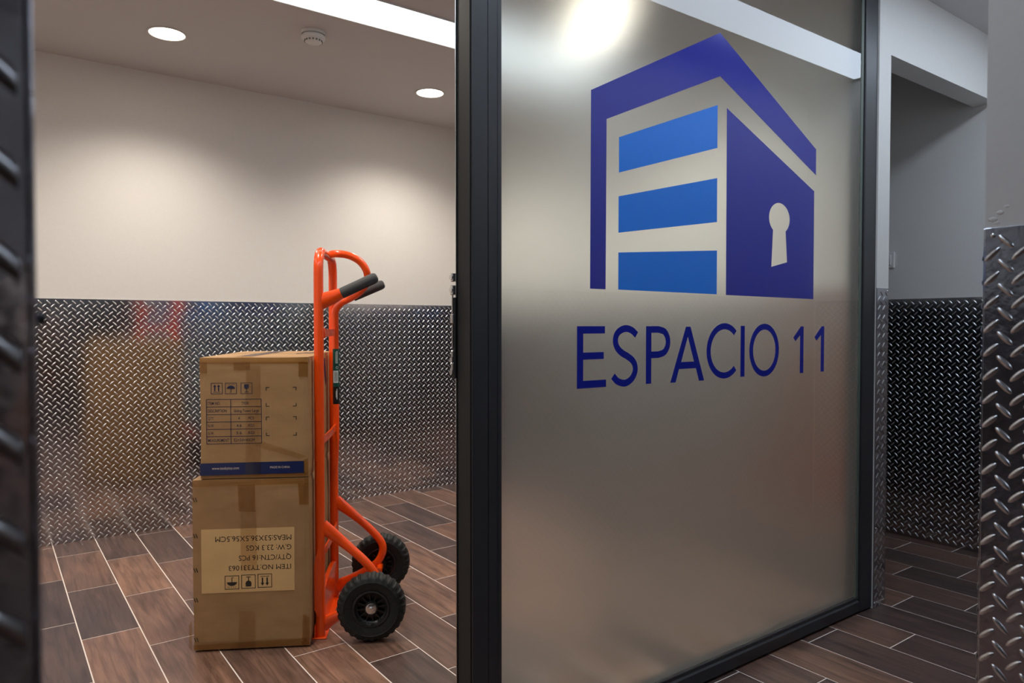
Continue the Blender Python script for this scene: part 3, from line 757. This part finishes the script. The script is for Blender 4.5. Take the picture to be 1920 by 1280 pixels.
# cross straps
def strap(z0, z1, c, hh, bow=0):
    bm = bmesh.new(); n = 12; rows = []
    for i in range(n+1):
        f = i/n; t_ = TN+(TF-TN)*f; cc = c+bow*math.sin(math.pi*f); z = z0+(z1-z0)*f
        rows.append([bm.verts.new(p) for p in ((cc-.003,t_,z-hh),(cc+.003,t_,z-hh),(cc+.003,t_,z+hh),(cc-.003,t_,z+hh))])
    for a, b in zip(rows, rows[1:]):
        for j in range(4): bm.faces.new((a[j], a[(j+1)%4], b[(j+1)%4], b[j]))
    bm.faces.new(rows[0]); bm.faces.new(rows[-1][::-1]); bmesh.ops.recalc_face_normals(bm, faces=bm.faces)
    part('cross_strap', bm, M['orange'])
strap(1.030, 1.030, CX+.010, .0125, .004); strap(.668, .668, CX+.010, .0125, .004); strap(.285, .285, CX+.010, .0125, .004)
for t_ in (TN, TF-.03):   # weld tabs
    bm = bmesh.new(); box(bm, (CX+.004,t_+.006 if t_ == TN else t_-.004,1.012), (CX+.02,t_+.02 if t_ == TN else t_+.006,1.048), .002); part('weld_tab', bm, M['orange'])
# lower gusset plates, back panel and toe plate
for t_, s in ((TN,-1),(TF,1)):
    bm = bmesh.new()
    pts = [(-.0005,.10),(.0125,.075),(.022,.10),(.022,.26),(.014,.305),(.004,.275),(-.0005,.245)]
    prism(bm, [(c, z) for c, z in pts], t_-.0155*s*-1-.003, t_-.0155*s*-1+.0005) if False else prism(bm, pts, t_+s*.0150, t_+s*.0185)
    part('gusset', bm, M['orange'], smooth=False)
bm = bmesh.new()
pts = [(TN,.006),(TF,.006),(TF,.115),(TF-.03,.150),(TF-.10,.165),(TN+.10,.165),(TN+.03,.150),(TN,.115)]
a = [bm.verts.new((CX-.004,t_,z)) for t_, z in pts]; bm.faces.new(a)
r = bmesh.ops.extrude_face_region(bm, geom=bm.faces[:])
for v in r['geom']:
    if isinstance(v, bmesh.types.BMVert): v.co.x += .006 + (.022 if v.co.z > .12 else 0)*.4
bmesh.ops.recalc_face_normals(bm, faces=bm.faces); part('back_panel', bm, M['orange'], smooth=False)
bm = bmesh.new(); box(bm, (-.20,TN-.024,.0006), (.040,TF+.024,.0052), .0012); part('toe_plate', bm, M['orange'], smooth=False)
bm = bmesh.new(); box(bm, (-.0005,TN-.022,.005), (.004,TF+.022,.046), .001)
part('toe_upstand', bm, M['orange'], smooth=False)
# wheel brackets
AC, AZ, WR = .192, .115, .1145
def bracket(t_, s):
    P = catmull([(CX+.006,t_,.375),(.055,t_,.352),(.11,t_,.305),(.165,t_,.252),(.198,t_,.208),(.203,t_,.172),(.183,t_,.132),(.140,t_,.102),(.09,t_,.076),(.05,t_,.055),(CX+.006,t_,.040)], 6)
    k = len(P); fl_ = []
    for i in range(k):
        e = min(i, k-1-i)/(k*.22); e = min(1, e); fl_.append((.55+.45*e, 1.75-.75*e))
    bm = bmesh.new(); tube(bm, P, .0150, 16, flat=fl_); part('wheel_bracket', bm, M['orange'])
bracket(TN+.004, -1); bracket(TF-.004, 1)
bm = bmesh.new(); tube(bm, [(AC,-.032,AZ),(AC,.485,AZ)], .0075, 16); part('axle', bm, M['chrome'], label='bare steel axle')
for a, b in ((.055,.085),(.345,.41)):
    bm = bmesh.new(); tube(bm, [(AC,a,AZ),(AC,b,AZ)], .0125, 16); part('axle_sleeve', bm, M['orange'])
# wheels
def wheel(tc, s):
    """tc centre along the axle; s = outward direction"""
    WW = .031; nb = 84
    prof = [(.058,-WW*.55),(.062,-WW*.82),(.070,-WW*.93),(.088,-WW*1.0),(.0895,-WW*1.04),(.0915,-WW*1.0),(.101,-WW*.95),(.108,-WW*.80),(.1125,-WW*.55),(.1140,-WW*.22),(.1145,0)]
    prof = prof+[(r, -y) for r, y in prof[:-1][::-1]]
    bm = bmesh.new(); rings = []
    for r_, y in prof:
        ring = []
        for j in range(nb*2):
            ph = j; blk = (ph//3+ (1 if y > 0 else 0)) % 2
            rr_ = r_
            if r_ > .104: rr_ = r_-(.0030 if blk else 0)
            elif r_ > .098: rr_ = r_-(.0012 if blk else 0)
            yy = y*(.965 if (blk and r_ > .098) else 1)
            a = 2*math.pi*j/(nb*2); ring.append(bm.verts.new((rr_*math.cos(a), yy, rr_*math.sin(a))))
        rings.append(ring)
    for i in range(len(prof)-1):
        for j in range(nb*2):
            j2 = (j+1) % (nb*2); bm.faces.new((rings[i][j], rings[i][j2], rings[i+1][j2], rings[i+1][j]))
    bmesh.ops.recalc_face_normals(bm, faces=bm.faces)
    o = part('wheel', bm, M['tyre'], loc=(AC,tc,AZ)); autosmooth(o, 28)
    # rim: dish with spokes
    bm = bmesh.new()
    for sd_ in (-1, 1):
        lathe(bm, [(.0615,sd_*.018),(.0615,sd_*.0275),(.0590,sd_*.0285),(.0545,sd_*.0270),(.0525,sd_*.0200),(.046,sd_*.0150),(.044,sd_*.004)], 48)
        lathe(bm, [(.0235,sd_*.004),(.0235,sd_*.020),(.0215,sd_*.0225),(.0001,sd_*.0225)], 32)
    lathe(bm, [(.0615,-.018),(.0615,.018)], 48)
    for i in range(12):
        m4 = Matrix.Rotation(-i*math.pi/6-.13, 4, 'Y') @ Matrix.Translation((.0345,0,0)) @ Matrix.Diagonal((.025,.030,.0032,1))
        bmesh.ops.create_cube(bm, size=1, matrix=m4)
    lathe(bm, [(.022,.001),(.046,.001)], 32)
    rm = part('rim', bm, M['rim'], o, (0,0,0), label='black plastic rim with twelve spokes')
    bm = bmesh.new(); lathe(bm, [(.0001,s*.0245),(.0168,s*.0245),(.0176,s*.0240),(.0176,s*.0225)], 28); part('hub_washer', bm, M['chrome'], o)
    bm = bmesh.new(); lathe(bm, [(.0001,s*.0330),(.0030,s*.0330),(.0040,s*.0318),(.0040,s*.0240)], 8); part('axle_end', bm, M['chrome'], o)
    bm = bmesh.new(); lathe(bm, [(.0045,s*.0245),(.0062,s*.0262),(.0055,s*.0278),(.004,s*.0270)], 20); part('retaining_clip', bm, M['black'], o)
    return o
wheel(.004, -1); wheel(.458, 1)
# label wrapped round the far handle tube, facing the viewer and outwards
def wrap(name, z0, z1, m, parent, c=(.030,TF-.035), r=.0139, a0=-2.2, a1=.75, loc=None):
    bm = bmesh.new(); n = 14; lo = []; hi = []
    for i in range(n+1):
        a = a0+(a1-a0)*i/n; x, y = c[0]+r*math.cos(a), c[1]+r*math.sin(a); lo.append(bm.verts.new((x,y,z0))); hi.append(bm.verts.new((x,y,z1)))
    for i in range(n): bm.faces.new((lo[i], lo[i+1], hi[i+1], hi[i]))
    o = obj(name, bm, m, parent, smooth=True); return o
lb = wrap('label', .757, .967, M['green'], ht); lb['label'] = 'dark green product label with a barcode'
wrap('black_field', .757, .823, M['blackink'], lb, r=.01405)
wrap('barcode_field', .838, .884, M['whiteink'], lb, r=.01405, a0=-2.05, a1=-.62)
for i in range(15):
    z = .844+i*.0024
    wrap('bar', z, z+(.0009 if i % 3 else .0014), M['gasket'], lb, r=.0142, a0=-1.80, a1=-.80)
for a0, a1 in ((-1.35,-1.22),(-1.15,-.95)):
    wrap('print_line', .775 if a0 > -1.2 else .782, .815 if a0 > -1.2 else .808, M['whiteink'], lb, r=.0142, a0=a0, a1=a1)
rnd = random.Random(4)
for row, (a0, a1) in enumerate(((-1.42,-1.30),(-1.25,-1.12),(-1.06,-.80))):
    z = .912
    while z < .957:
        d = rnd.uniform(.0025,.0045); wrap('print_line', z, z+d, M['whiteink'], lb, r=.0142, a0=a0, a1=a1); z += d+.0012
bm = bmesh.new()
for i in range(20):
    f0, f1 = 2*math.pi*i/20, 2*math.pi*(i+1)/20; q = []
    for f, r_ in ((f0,.0035),(f1,.0035),(f1,.0050),(f0,.0050)):
        a = -1.0+r_*math.cos(f)/.0142*1.0; q.append(bm.verts.new((.030+.0142*math.cos(a), TF-.035+.0142*math.sin(a), .896+r_*math.sin(f))))
    bm.faces.new(q)
obj('round_mark', bm, M['whiteink'], lb)
